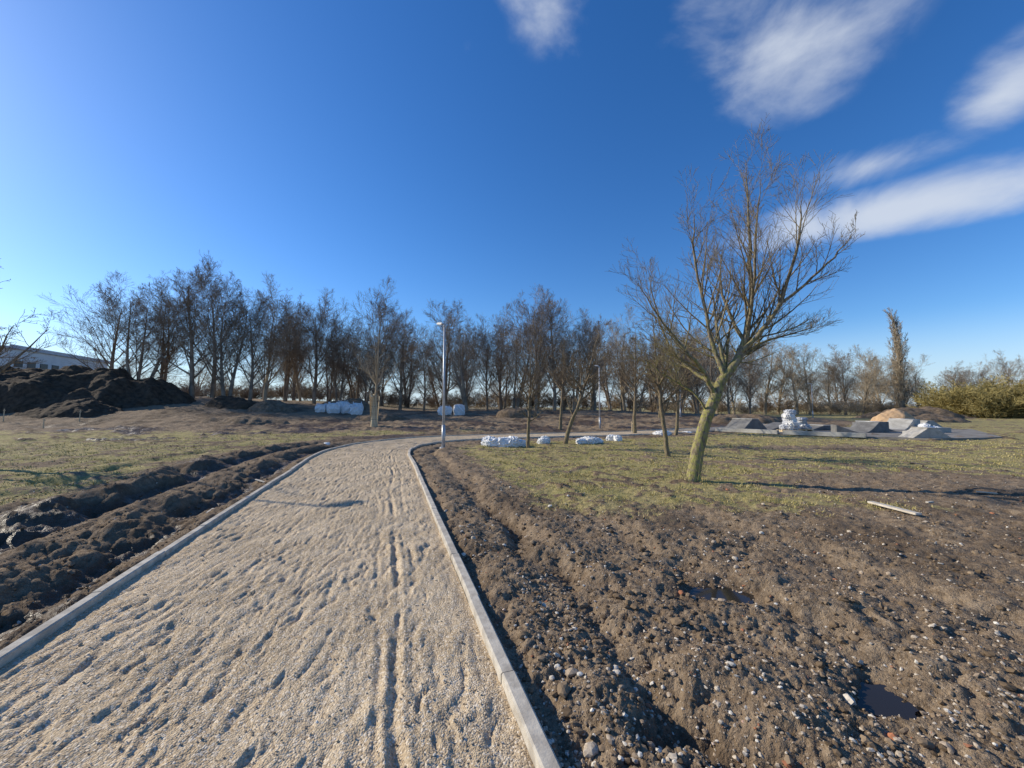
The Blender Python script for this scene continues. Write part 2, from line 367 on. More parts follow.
# ---------------------------------------------------------------- trees
def rotv(d,ang,rg):
    p=d.orthogonal().normalized(); p=Quaternion(d,rg.uniform(0,2*math.pi))@p
    return (Quaternion(p,ang)@d).normalized()
class Tree:
    def __init__(s,seed): s.rg=random.Random(seed); s.pl=[]
    def grow(s,p,d,L,r,lv,cfg):
        rg=s.rg; n=cfg['seg'][lv]; st=L/n; pts=[p.copy()];rad=[r]; d=d.normalized(); end=cfg.get('end',.25)
        for k in range(n):
            j=cfg['jit'][lv]; d=(d+Vector((rg.gauss(0,j),rg.gauss(0,j),rg.gauss(0,j)+cfg['up'][lv]))).normalized()
            p=p+d*st; pts.append(p.copy()); rad.append(max(cfg['rmin'],r*(1-(1-end)*(k+1)/n)))
        s.pl.append((pts,rad,lv)); s.kids(pts,rad,L,lv,cfg)
    def kids(s,pts,rad,L,lv,cfg,t0=None,count=None):
        rg=s.rg
        if lv+1>=len(cfg['seg']): return
        nk=count if count is not None else cfg['n'][lv]; nk=max(1,int(round(nk*rg.uniform(.8,1.2)))); t0=cfg['t0'][lv] if t0 is None else t0
        for i in range(nk):
            t=t0+(1-t0)*(i+rg.random())/nk; f=t*(len(pts)-1); k=min(int(f),len(pts)-2); f-=k
            p=pts[k].lerp(pts[k+1],f); d=(pts[k+1]-pts[k]).normalized(); r=rad[k]*(1-f)+rad[k+1]*f
            d2=rotv(d,math.radians(rg.uniform(*cfg['ang'][lv])),rg)
            if d2.z<-.15: d2.z*=-.5
            l2=L*cfg['len'][lv]*rg.uniform(.6,1.25)*(1.15-.6*t)
            s.grow(p,d2,l2,max(cfg['rmin'],r*cfg['rr'][lv]),lv+1,cfg)
    def limb(s,P,rads,cfg,lv,count,t0=.15,Lc=None):
        P=[Vector(q) for q in P]; Q=catmull([tuple(q) for q in P],4); n=len(Q)
        rad=np.interp(np.linspace(0,1,n),np.linspace(0,1,len(rads)),rads)
        pts=[Vector(q)+(Vector((s.rg.gauss(0,.012),s.rg.gauss(0,.012),s.rg.gauss(0,.01))) if k else Vector()) for k,q in enumerate(Q)]
        s.pl.append((pts,list(rad),lv-1))
        L=sum((pts[k+1]-pts[k]).length for k in range(n-1)) if Lc is None else Lc
        s.kids(pts,list(rad),L,lv,cfg,t0,count)
    def mesh(s,name,mat,big=.03,ribbon=9):
        groups={}
        for pts,rad,lv in s.pl:
            sd=2 if lv>=ribbon else (9 if rad[0]>.09 else (6 if rad[0]>big else 3))
            groups.setdefault((len(pts),sd),[]).append((pts,rad))
        VV=[];FQ=[];off=0
        for (n,sd),L in groups.items():
            P=np.array([[q[:] for q in p] for p,_ in L]); Rd=np.array([r for _,r in L])
            T=np.gradient(P,axis=1); T/=np.linalg.norm(T,axis=2,keepdims=True)+1e-9
            ref=np.broadcast_to(np.array([.83,.55,.07]),T.shape)
            U=np.cross(T,ref); U/=np.linalg.norm(U,axis=2,keepdims=True)+1e-6; W=np.cross(T,U)
            if sd==2:
                rot=np.random.default_rng(1).uniform(0,3.14,(len(L),1,1)); U=U*np.cos(rot)+W*np.sin(rot)
                ring=np.stack([P+U*Rd[...,None],P-U*Rd[...,None]],2)
            else:
                a=np.arange(sd)*2*math.pi/sd
                ring=P[:,:,None]+Rd[:,:,None,None]*(np.cos(a)[None,None,:,None]*U[:,:,None]+np.sin(a)[None,None,:,None]*W[:,:,None])
            B=len(L); VV.append(ring.reshape(-1,3))
            bi=np.arange(B)[:,None,None]*n*sd; ki=np.arange(n-1)[None,:,None]*sd; ci=np.arange(1 if sd==2 else sd)[None,None]
            c2=(ci+1)%sd
            FQ.append((np.stack([bi+ki+ci,bi+ki+c2,bi+ki+sd+c2,bi+ki+sd+ci],-1)+off).reshape(-1,4)); off+=B*n*sd
        return new_mesh(name,np.vstack(VV),np.vstack(FQ),mat,ribbon>8,link=False)
def add(name,me,loc,rot=0,sc=1,parent=None):
    o=bpy.data.objects.new(name,me); o.location=loc; o.rotation_euler=(0,0,rot); o.scale=(sc,sc,sc) if not isinstance(sc,tuple) else sc
    scene.collection.objects.link(o)
    if parent: o.parent=parent
    return o
def bark(name,c1,c2,lich=None,lz=3.,flat=False,amt=1.):
    m,nt,b,tc=mat_new(name,True)
    if flat:
        n=nt.noise(tc,.8,1,.6); nt.l.new(nt.mix(nt.mr(n,.35,.65),c1,c2),b.inputs['Color']); return m
    mp=nt.node('ShaderNodeMapping'); mp.inputs['Scale'].default_value=(1,1,.3); nt.l.new(tc,mp.inputs[0])
    n=nt.noise(mp.outputs[0],22,4,.65)
    c=nt.mix(nt.mr(n,.35,.65),c1,c2)
    if lich:
        sz=nt.node('ShaderNodeSeparateXYZ'); nt.l.new(tc,sz.inputs[0])
        low=nt.mr(sz.outputs[2],lz*.6,lz*1.8,amt,.12)
        f=nt.m('MULTIPLY',nt.mr(nt.noise(tc,11,4,.7),.40,.60),low); c=nt.mix(f,c,lich)
    nt.l.new(c,b.inputs['Color'])
    bp=nt.node('ShaderNodeBump'); bp.inputs['Strength'].default_value=1.; bp.inputs['Distance'].default_value=.03
    nt.l.new(n,bp.inputs['Height']); nt.l.new(bp.outputs[0],b.inputs['Normal']); return m
m_bark=bark('lichen_bark',(.14,.112,.08),(.34,.275,.19),(.33,.31,.095),2.4,amt=.9)
m_bark2=bark('brown_bark',(.14,.105,.072),(.28,.22,.155),(.24,.21,.09),1.5,amt=.5)
m_far=bark('distant_bark',(.20,.158,.118),(.34,.275,.205),flat=True)
m_far2=bark('distant_bark_light',(.29,.235,.165),(.44,.36,.25),flat=True)
m_shrub=bark('shrub_twigs',(.25,.205,.08),(.40,.33,.14),flat=True)
def H1(x,y): return float(terrain(np.array([x]),np.array([y]))[0][0])

bx,by=3.95,8.9; bz=H1(bx,by)
cfgM=dict(seg=[6,7,6,5,4],jit=[.06,.06,.06,.07,.08],up=[.05,.09,.09,.07,.05],n=[0,10,7,5,0],t0=[.2,.10,.10,.1,.1],ang=[(25,42),(26,50),(25,50),(24,48),(20,45)],len=[.6,.48,.62,.60,.5],rr=[.6,.5,.55,.6,.7],rmin=.0027)
T=Tree(5)
def M(pts): return [(x-bx,yy,z) for x,yy,z in pts]
T.limb(M([(3.93,0,-.12),(4.0,0,.12),(4.18,.02,.87),(4.5,.0,1.87),(4.93,.03,2.5),(5.22,.05,3.0),(5.38,.08,3.75),(5.45,.05,4.9),(5.40,0,6.2),(5.36,-.05,7.25)]),[.20,.145,.13,.115,.10,.08,.058,.04,.02,.004],cfgM,1,22,.36,4.1)
T.limb(M([(4.5,0,1.87),(4.2,-.15,2.4),(3.73,-.3,2.85),(3.15,-.4,3.6),(2.7,-.5,4.25)]),[.06,.048,.036,.022,.005],cfgM,1,15,.2,2.7)
T.limb(M([(4.75,0,2.25),(4.62,.2,3.0),(4.5,.35,4.0),(4.35,.45,5.3),(4.4,.5,6.3)]),[.065,.052,.04,.027,.005],cfgM,1,18,.15,3.3)
T.limb(M([(5.1,.04,2.8),(5.5,-.2,3.3),(5.85,-.4,4.0),(6.15,-.5,5.2),(6.3,-.5,6.2)]),[.06,.05,.04,.026,.005],cfgM,1,18,.15,3.2)
T.limb(M([(5.0,.04,2.62),(5.5,.3,2.95),(6.1,.5,3.2),(6.8,.6,3.4),(7.3,.6,3.55)]),[.045,.036,.026,.016,.004],cfgM,1,13,.2,2.0)
T.limb(M([(5.75,-.35,3.8),(6.2,-.6,4.2),(6.65,-.8,4.7),(7.05,-.9,5.2)]),[.036,.028,.02,.004],cfgM,1,10,.15,1.9)
T.limb(M([(4.62,0,2.05),(4.2,.5,2.5),(3.9,1.0,3.2),(3.7,1.4,4.4),(3.6,1.5,5.3)]),[.05,.038,.03,.018,.004],cfgM,1,14,.2,2.6)
T.limb(M([(5.25,.05,3.1),(5.2,.6,3.9),(5.3,1.1,4.9),(5.6,1.4,6.0)]),[.05,.038,.025,.004],cfgM,1,14,.15,2.7)
T.limb(M([(5.3,.05,3.3),(5.15,-.5,4.1),(5.0,-.9,5.1),(5.0,-1.1,6.2)]),[.045,.035,.022,.004],cfgM,1,14,.15,2.7)
T.limb(M([(4.35,0,1.5),(3.95,-.1,1.95),(3.4,-.1,2.3),(2.95,0,2.75)]),[.03,.022,.014,.004],cfgM,1,8,.3,1.6)
for k in range(9):
    a=T.rg.uniform(0,6.28); T.grow(Vector((.02+.17*math.cos(a),.17*math.sin(a),-.02)),Vector((math.cos(a)*.5-.1,math.sin(a)*.5,1)),T.rg.uniform(.25,.6),.006,3,cfgM)
add('bare_lime_tree',T.mesh('bare_lime_tree',m_bark),(bx,by,bz))
def small(name,x,y,Ht,lean,seed,rb=.06,crown=.42,mat=None):
    T=Tree(seed); rg=T.rg
    cfg=dict(seg=[6,5,5,4,3],jit=[.05,.09,.11,.12,.12],up=[.02,.07,.06,.05,.03],n=[0,7,6,4,0],t0=[.3,.15,.15,.1,.1],ang=[(30,60),(30,60),(30,60),(25,60),(25,50)],len=[.5,.5,.55,.55,.5],rr=[.55,.55,.55,.6,.6],rmin=.0033+.00011*y)
    hz=Ht*.36; fx,fy=lean
    T.limb([(0,0,-.1),(fx*.12,fy*.1,Ht*.12),(fx*.42,fy*.4,hz),(fx*.7,fy*.7,Ht*.65),(fx,fy,Ht)],[rb*1.25,rb,rb*.8,rb*.45,.005],cfg,1,14,.36,Ht*crown)
    for k in range(5):
        a=k*1.257+rg.uniform(-.3,.3); o=Ht*.24
        b0=Vector((0,0,hz*(.95+.1*k)))
        b0.x=np.interp(b0.z,[0,hz,Ht*.65],[0,fx*.42,fx*.7]); b0.y=np.interp(b0.z,[0,hz,Ht*.65],[0,fy*.4,fy*.7])
        T.limb([b0,b0+Vector((math.cos(a)*o*.5,math.sin(a)*o*.5,Ht*.12)),b0+Vector((math.cos(a)*o*1.0,math.sin(a)*o,Ht*.32))],[rb*.5,rb*.35,.006],cfg,1,9,.2,Ht*crown*.75)
    return add(name,T.mesh(name,mat or m_bark2),(x,y,H1(x,y)))
small('small_bare_tree',.64,16.3,4.3,(.15,.1),21,.065)
small('small_bare_tree',2.36,18.0,5.4,(1.7,.2),22,.09)
small('small_bare_tree',5.2,13.5,4.9,(-.35,.2),23,.075)
small('small_bare_tree',7.6,25.,6.8,(.2,0),24,.11)
small('small_bare_tree',9.6,23.5,5.6,(.4,0),25,.09)
small('small_bare_tree',3.6,30,7.0,(.4,0),26,.11)
small('small_bare_tree',-11.0,32,8.0,(.3,0),27,.12,mat=m_far2)
small('small_bare_tree',-15.5,11.4,6.0,(.4,-.2),28,.10)
small('small_bare_tree',15.5,42,8.0,(.4,0),29,.14)

def fartree(seed,Ht,stems,spread,mat,dens=1.,narrow=False,wide=.54):
    T=Tree(seed); rg=T.rg
    cfg=dict(seg=[8,7,4,3,1],jit=[.045,.06,.07,.06,.04],up=[.03,.085,.08,.05,.03],n=[int(21*dens),int(10*dens),6,5,0],t0=[.15,.10,.10,.05,.1],
        ang=[(30,56),(25,52),(25,52),(25,50),(25,50)],len=[wide,.46,.62,.66,.5],rr=[.42,.5,.5,.6,.7],rmin=.0088,end=.12)
    if narrow: cfg.update(jit=[.01,.05,.07,.07,.05],ang=[(14,26),(12,28),(14,30),(18,35),(20,40)],up=[.03,.12,.12,.08,.05],n=[60,8,6,4,0],len=[.22,.5,.5,.5,.5],t0=[.04,.1,.1,.1,.1],rmin=.014)
    for k in range(stems):
        a=rg.uniform(0,6.28); o=rg.uniform(.1,.5)*(stems>1)
        T.grow(Vector((math.cos(a)*o,math.sin(a)*o,-.3)),Vector((math.cos(a)*spread,math.sin(a)*spread,1)),Ht*rg.uniform(.84,.98)*(1 if narrow else .9),Ht*.0185*(1 if stems==1 else .8),0,cfg)
    return T.mesh('distant_tree_%d'%seed,mat,big=.07,ribbon=3)
FT=[fartree(101,16,1,.02,m_far,1.),fartree(102,15,2,.14,m_far,.8),fartree(103,16,3,.24,m_far,.64),fartree(104,14,1,.05,m_far,1.05,wide=.62),fartree(105,15,2,.15,m_far2,.75),fartree(106,15,1,.05,m_far2,1.)]
HT=[16,15,16,14,15,15]
row=empty('distant_tree_row')
rg=random.Random(9)
def dtree(k,bq,D,top,par=row,w=1.):
    x=bq*D; s=top/HT[k]; add('tree',FT[k],(x,D,float(base_rise(np.array([x]),np.array([D]))[0])-.1),rg.uniform(0,6.28),(s*w,s*w,s),par)
for (bq,D,t,k,w) in ((-1.0,52,14.2,3,1.1),(-.94,50,15.3,2,1.05),(-.88,55,16.,1,1.05),(-.80,51,16.5,0,1.05),(-.75,54,16.9,3,1.),(-.71,50,15.8,1,1.05),(-.655,53,13.6,3,1.)):
    dtree(k,bq,D,t,w=w)
bq=-.62
while bq<.62:
    D=rg.uniform(54,66); t=rg.choice([11.8,12.8,13.8,14.8,15.6,16.])*rg.uniform(.94,1.03)*(1.0 if bq<.3 else .86)
    dtree(rg.choice([0,1,2,3,3,4]),bq,D,t,w=rg.uniform(.88,1.08)); bq+=rg.uniform(.026,.062)
bq=-.62
while bq<.5:
    dtree(rg.choice([1,2,3,5]),bq,rg.uniform(74,88),rg.uniform(14,18),w=1.1); bq+=rg.uniform(.06,.09)
bq=.42
while bq<.98:
    D=rg.uniform(78,95); dtree(rg.choice([3,4,5]),bq,D,rg.uniform(13,19.5)*(1-.25*max(0,bq-.8)/.2),w=1.05); bq+=rg.uniform(.032,.055)
bq=.9
while bq<1.5:
    dtree(rg.choice([3,4,5]),bq,rg.uniform(85,100),rg.uniform(10,13.5)); bq+=rg.uniform(.05,.08)
bq=-1.5
while bq<1.5:
    dtree(rg.choice([0,1,3,4]),bq,rg.uniform(130,160),rg.uniform(11,16),w=1.5); bq+=rg.uniform(.06,.10)
pm=fartree(110,22,1,.0,m_far2,1,True); add('poplar_tree',pm,(.975*86,86,-.1),.4,(1.15,1.15,1.))
def shrub(seed,mat):
    T=Tree(seed); rg=T.rg
    cfg=dict(seg=[4,3,2,2],jit=[.1,.13,.15,.15],up=[.06,.06,.05,.02],n=[8,7,5,0],t0=[.1,.1,.1,.1],ang=[(20,50),(25,55),(25,55),(20,40)],len=[.5,.5,.55,.5],rr=[.6,.6,.6,.6],rmin=.011)
    for k in range(22):
        a=rg.uniform(0,6.28); o=rg.uniform(0,1.2); T.grow(Vector((math.cos(a)*o,math.sin(a)*o,-.1)),Vector((math.cos(a)*.7,math.sin(a)*.7,1)),rg.uniform(1.6,3.2),.02,0,cfg)
    return T.mesh('shrub_%d'%seed,mat,ribbon=2)
SH=[shrub(201,m_shrub),shrub(202,m_far2),shrub(203,m_far)]
hedge=empty('distant_shrubs')
def sh(k,x,y,s): add('shrub',SH[k],(x,y,float(base_rise(np.array([x]),np.array([y]))[0])),rg.uniform(0,6.28),(s*1.25,s*1.25,s),hedge)
for k in range(24):
    y=rg.uniform(58,75); sh(rg.choice([0,0,0,1]),y*rg.uniform(1.1,1.5),y,rg.uniform(1.3,2.1))
bq=-1.1
while bq<1.2:
    y=rg.uniform(75,110); sh(rg.choice([1,2,2]),bq*y,y,rg.uniform(.7,1.3)*y/80); bq+=rg.uniform(.025,.045)

# ---------------------------------------------------------------- soil mounds
m_dark=simple_mat('dark_topsoil',(.05,.035,.022),(.12,.083,.053),2.5,.95,1.,.12)
m_brown=simple_mat('brown_soil',(.14,.098,.06),(.26,.19,.125),3,.95,1.,.08)
m_sand=simple_mat('sand',(.42,.27,.15),(.56,.38,.22),3,.95,.6,.04)
def mound(name,cx,cy,rx,ry,h,seed,mat,n=90,rot=0,pw=1.7):
    u=np.linspace(-1.15,1.15,n); X,Y=np.meshgrid(u,u,indexing='ij'); q=np.hypot(X,Y)
    x=X*rx;y=Y*ry; w=fbm(x+seed,y,.25,5,seed,.58)
    z=h*(np.clip(1-q**pw+.16*w,0,2)**.8)+.35*w*ss(1.1-q,0,.3)-.25*ss(q,.9,1.1); z=np.where(q>1.1,-.4,z)
    xr=x*math.cos(rot)-y*math.sin(rot)+cx; yr=x*math.sin(rot)+y*math.cos(rot)+cy
    z=z+base_rise(xr,yr)-.05
    i=np.arange(n-1)[:,None];j=np.arange(n-1)[None]; F=np.stack([i*n+j,(i+1)*n+j,(i+1)*n+j+1,i*n+j+1],-1).reshape(-1,4)
    return new_mesh(name,np.stack([xr.ravel(),yr.ravel(),z.ravel()],1),F,mat,True)
mound('topsoil_mound',-62,46,24,8,3.8,3,m_dark,220,.03,3.)
mound('topsoil_mound',-44,40,5,2.5,1.0,13,m_dark,90)
mound('soil_mound',-32,46,3.2,2,1.2,5,m_dark,60)
mound('soil_mound',-27,45,2.6,1.8,.9,6,m_brown,60)
mound('soil_mound',.5,44,2.3,1.5,.9,7,m_brown,50)
mound('soil_mound',-21,52,4,2,1.2,8,m_brown,50)
mound('soil_mound',-13,40,3,1.5,.6,18,m_brown,50)
mound('soil_mound',-24,36,4,1.5,.5,19,m_brown,50)
mound('soil_mound',60,60,9,3,1.5,11,m_brown,60)
mound('sand_mound',36,38,2.2,1.5,1.2,9,m_sand,60)
mound('soil_mound',46,44,5,2,.7,10,m_brown,60)
mound('soil_mound',22,38,4,2,.7,12,m_brown,60)

def cyl(name,r1,r2,h,mat,loc=(0,0,0),rot=(0,0,0),parent=None,seg=20):
    bm=bmesh.new(); bmesh.ops.create_cone(bm,cap_ends=True,segments=seg,radius1=r1,radius2=r2,depth=h); bmesh.ops.translate(bm,verts=bm.verts,vec=(0,0,h/2))
    me=bpy.data.meshes.new(name); bm.to_mesh(me); bm.free(); me.materials.append(mat)
    for p in me.polygons: p.use_smooth=len(p.vertices)==4
    o=bpy.data.objects.new(name,me); o.location=loc; o.rotation_euler=rot; scene.collection.objects.link(o)
    if parent: o.parent=parent
    return o
def box(name,size,mat,loc=(0,0,0),rot=(0,0,0),parent=None,bev=.01,taper=None):
    bm=bmesh.new(); bmesh.ops.create_cube(bm,size=1)
    for v in bm.verts:
        if taper and v.co.z>0: v.co.x*=taper[0]; v.co.y*=taper[1]
        v.co.x*=size[0];v.co.y*=size[1];v.co.z=(v.co.z+.5)*size[2]
    if bev: bmesh.ops.bevel(bm,geom=bm.edges[:],offset=bev,segments=2,affect='EDGES')
    me=bpy.data.meshes.new(name); bm.to_mesh(me); bm.free(); me.materials.append(mat)
    o=bpy.data.objects.new(name,me); o.location=loc; o.rotation_euler=rot; scene.collection.objects.link(o)
    if parent: o.parent=parent
    return o
m_galv=simple_mat('galvanised_steel',(.42,.43,.44),(.55,.56,.57),12,.45,.1,.002,.35)
m_head=simple_mat('lamp_head_grey',(.45,.46,.47),(.5,.5,.51),8,.5,.05,.001)
m_lens=simple_mat('lamp_lens',(.75,.76,.75),(.82,.82,.8),8,.2,.0,.001)
m_conc=simple_mat('concrete',(.32,.30,.26),(.46,.44,.39),2.5,.9,.3,.01)
m_slab=simple_mat('raw_concrete_slab',(.19,.17,.14),(.30,.27,.23),1.2,.9,.3,.01)
m_dconc=simple_mat('dark_concrete',(.12,.117,.112),(.20,.195,.185),2.5,.85,.3,.01)
def lamp(x,y,h=5.0,rot=0):
    e=empty('street_lamp',(x,y,H1(x,y))); e.rotation_euler=(0,0,rot)
    cyl('base_plate',.15,.15,.03,m_galv,(0,0,-.01),parent=e); cyl('lower_sleeve',.075,.07,.9,m_galv,(0,0,.02),parent=e)
    cyl('post',.06,.036,h-.02,m_galv,(0,0,.03),parent=e)
    box('service_door',(.075,.02,.32),m_head,(0,-.068,.45),parent=e,bev=.004)
    for k in range(4): cyl('bolt_%d'%k,.015,.015,.03,m_galv,(.12*math.cos(k*1.571+.78),.12*math.sin(k*1.571+.78),.02),parent=e,seg=6)
    cyl('arm',.028,.026,.26,m_galv,(0,0,h-.06),(0,math.radians(62),0),parent=e)
    box('lamp_head',(.52,.26,.075),m_head,(.30,0,h+.06),(0,math.radians(-10),0),e,.025,(.9,.8))
    box('lens',(.36,.19,.012),m_lens,(.33,0,h+.046),(0,math.radians(-10),0),e,.003)
    cyl('collar',.05,.05,.1,m_head,(0,0,h-.09),parent=e)
lamp(-2.76,16.2,5.0,2.2); lamp(-15.2,10.4,6.6,1.2); lamp(7.0,32,5.0,2.6); lamp(18.9,45,5.0,2.8); lamp(45,60,5.,2.8)

m_wood=simple_mat('raw_boards',(.55,.43,.26),(.70,.57,.37),7,.85,.4,.004)
m_oldwood=simple_mat('weathered_board',(.50,.44,.35),(.68,.61,.5),9,.85,.5,.003)
e=empty('trunk_guard',(-11.0,32,H1(-11,32)))
for k in range(10):
    a=k*.628; box('board_%d'%k,(.14,.025,2.5+.1*math.sin(k*3)),m_wood,(.27*math.sin(a),-.27*math.cos(a),0),(math.radians(-3.5)*math.cos(a),math.radians(-3.5)*math.sin(a),a),e,.003)
for hz in (.6,1.6):
    bm=bmesh.new(); bmesh.ops.create_cone(bm,cap_ends=False,segments=20,radius1=.31-.05*hz,radius2=.305-.05*hz,depth=.03); me=bpy.data.meshes.new('strap'); bm.to_mesh(me); bm.free(); me.materials.append(m_dconc)
    o=bpy.data.objects.new('strap',me); o.location=(0,0,hz); scene.collection.objects.link(o); o.parent=e
for (x,y,h) in ((-45,35.5,1.2),(-38.8,36,1.1),(-35,30,.9),(-6.8,15.2,.35),(7.9,26.5,1.0)):
    e=empty('survey_stake',(x,y,H1(x,y))); box('post',(.06,.06,h),m_wood,(0,0,-.1),(0,.03,0),e,.005,(.8,.8)); box('crosspiece',(.02,.16,.07),m_wood,(.045,0,h-.28),(0,.03,0),e,.004)
zz=H1(6.0,6.4); box('wooden_plank',(.11,.72,.03),m_oldwood,(6.0,6.4,zz+.02),(0.02,.03,.12),None,.004)
for (x,y,L,r) in ((8.9,7.6,.3,1.3),(-5.6,9.0,.4,1.0),(7.1,6.9,.2,2.),(-4.9,6.6,.25,.3)):
    box('wood_offcut',(.04,L,.02),m_oldwood,(x,y,H1(x,y)+.012),(0.05,.05,r),None,.003)

m_white=simple_mat('white_plastic_sack',(.66,.65,.63),(.85,.84,.81),5,.5,.5,.02)
def sack_pile(x,y,wd,dp,ht,n,seed):
    rg=np.random.default_rng(seed); bv,bf=icos(4); VV=[];FF=[];off=0; zb=H1(x,y)
    for k in range(n):
        c=np.array([rg.uniform(-.5,.5)*wd*.75,rg.uniform(-.5,.5)*dp*.7,0]); s=np.array([rg.uniform(.24,.36)*min(wd,1.3)*.9,rg.uniform(.2,.3)*min(wd,1.2)*.9,rg.uniform(.5,1.0)*ht*.62])
        a=rg.uniform(0,3.14); v=bv.copy(); p=np.sign(v)*np.abs(v)**.8
        d=fbm(v[:,0]*2+k*5+v[:,2],v[:,1]*2+v[:,2]*1.7,1.4,4,seed+k,.6); p=p*(1+.30*np.abs(d)[:,None]-.06)*s
        q=p.copy(); q[:,0]=p[:,0]*math.cos(a)-p[:,1]*math.sin(a); q[:,1]=p[:,0]*math.sin(a)+p[:,1]*math.cos(a)
        q[:,2]=np.maximum(q[:,2]+s[2]*.55,-.04); VV.append(q+c); FF.append(bf+off); off+=len(bv)
    V=np.vstack(VV)+np.array([x,y,zb]); return new_mesh('white_sack_pile',V,np.vstack(FF),m_white,False)
sack_pile(-.35,16.9,1.7,.8,.48,8,1); sack_pile(1.55,18.2,.8,.6,.34,3,2); sack_pile(3.5,18.3,1.1,.7,.45,5,3); sack_pile(4.9,19.5,.8,.5,.3,3,4)
sack_pile(8.7,23.5,1.2,.5,.3,4,5); sack_pile(10.9,25.2,1.6,.6,.3,5,6)
sack_pile(-7.9,17.2,.5,.3,.12,2,8)
def bulk_bag(x,y,s=1.,seed=0,zoff=0):
    bm=bmesh.new(); bmesh.ops.create_cube(bm,size=1); bmesh.ops.subdivide_edges(bm,edges=bm.edges[:],cuts=9,use_grid_fill=True)
    v=np.array([q.co[:] for q in bm.verts]); n=np.linalg.norm(v,axis=1,keepdims=True)
    w=v*.62+v/n*.27; w[:,2]=v[:,2]*.95+.12*np.cos(v[:,0]*3)*np.cos(v[:,1]*3)*(v[:,2]>.3)
    w=w*(1+.10*fbm(v[:,0]+seed,v[:,1]+v[:,2],3,3,seed)[:,None])
    for q,c in zip(bm.verts,w): q.co=Vector((c[0]*1.1,c[1]*1.1,c[2]+.47))
    for sx in (-1,1):
        for sy in (-1,1):
            P=[Vector((sx*.4,sy*.4,.8)),Vector((sx*.42,sy*.25,1.2)),Vector((sx*.42,sy*.1,1.17)),Vector((sx*.4,0,.85))]
            prev=None
            for p in P:
                a=bm.verts.new(p+Vector((.03,0,0))); b_=bm.verts.new(p-Vector((.03,0,0)))
                if prev: bm.faces.new((prev[0],prev[1],b_,a))
                prev=(a,b_)
    me=bpy.data.meshes.new('bulk_bag'); bm.to_mesh(me); bm.free(); me.materials.append(m_white)
    o=bpy.data.objects.new('bulk_bag',me); o.location=(x,y,H1(x,y)+zoff-.03); o.scale=(s,s,s*(.85+.3*((seed*37)%10)/10)); o.rotation_euler=(0,0,seed*.7); scene.collection.objects.link(o)
for k,(x,y) in enumerate(((-21.8,46),(-20.3,45.5),(-18.9,46.2),(-17.6,45.3),(-20.,47.4),(-18.3,47.4),(-7.6,45.5),(-6.1,46.3))): bulk_bag(x,y,1.05,k)

def prism(name,prof,width,mat,loc,rot,parent=None):
    bm=bmesh.new(); a=[bm.verts.new((x,-width/2,z)) for x,z in prof]; b_=[bm.verts.new((x,width/2,z)) for x,z in prof]; n=len(prof)
    bm.faces.new(a[::-1]) ; bm.faces.new(b_)
    for k in range(n): bm.faces.new((a[k],a[(k+1)%n],b_[(k+1)%n],b_[k]))
    bmesh.ops.recalc_face_normals(bm,faces=bm.faces[:]); bmesh.ops.bevel(bm,geom=bm.edges[:],offset=.015,segments=1,affect='EDGES')
    me=bpy.data.meshes.new(name); bm.to_mesh(me); bm.free(); me.materials.append(mat)
    o=bpy.data.objects.new(name,me); o.location=loc; o.rotation_euler=(0,0,rot); scene.collection.objects.link(o)
    if parent: o.parent=parent
    return o
slab=[(12.6,27.2),(15.7,23.0),(20.3,19.3),(25,20.5),(32,28),(24,31),(15,30)]
bm=bmesh.new(); vs=[bm.verts.new((x,y,.08)) for x,y in slab]; f=bm.faces.new(vs); r=bmesh.ops.extrude_face_region(bm,geom=[f]); 
for q in r['geom']:
    if isinstance(q,bmesh.types.BMVert): q.co.z=-.3
bmesh.ops.recalc_face_normals(bm,faces=bm.faces[:]); me=bpy.data.meshes.new('concrete_slab'); bm.to_mesh(me); bm.free(); me.materials.append(m_slab)
o=bpy.data.objects.new('concrete_slab',me); scene.collection.objects.link(o)
def ramp(x,y,w,h,wd,rot,mat=m_dconc,kind=0,z=.08):
    e=empty('skate_ramp',(x,y,z)); e.rotation_euler=(0,0,rot); e.scale=(.85,.85,.85)
    if kind==0:
        n=8; cur=[(-w/2+w*.62*(k/n),h*(1-math.cos(k/n*math.pi/2))) for k in range(n+1)]
        prism('quarter_pipe',cur+[(w/2,h),(w/2,0)],wd,mat,(0,0,0),0,e)
        cyl('coping',.03,.03,wd,m_galv,(-w/2+w*.62,wd/2,h+.01),(math.radians(90),0,0),e,10)
    elif kind==1:
        prism('bank',[(-w/2,0),(-w*.12,h),(w*.12,h),(w/2,0)],wd,mat,(0,0,0),0,e)
        prism('top_deck',[(-w*.13,h),(w*.13,h),(w*.13,h+.05),(-w*.13,h+.05)],wd*1.02,m_conc,(0,0,.003),0,e)
    else:
        prism('wedge',[(-w/2,0),(w/2,0),(w/2,h)],wd,mat,(0,0,0),0,e); box('side_panel',(w*.5,.05,h*.35),m_conc,(w*.2,-wd/2-.03,.02),(0,0,0),e,.01)
ramp(15.4,26.5,2.6,.85,1.8,.3,kind=1); ramp(17.8,27.5,2.2,.55,1.8,.2,kind=2); ramp(20.5,27,3.2,.35,2,.1,m_dconc,1); ramp(18.8,22.5,1.5,.62,1.3,2.7,kind=2); ramp(21.5,24.5,2.2,.75,1.6,.2,kind=0); ramp(23.5,26,2,.6,2,2.9,kind=0)
ramp(20.6,20.1,2.0,.55,1.1,-.15,simple_mat('pale_concrete',(.32,.30,.26),(.46,.43,.38),4,.9,.5,.02),1); ramp(27,28,2.6,.8,1.6,.4,m_conc,0); ramp(29.5,29,2.6,.6,1.6,.1,m_conc,1)
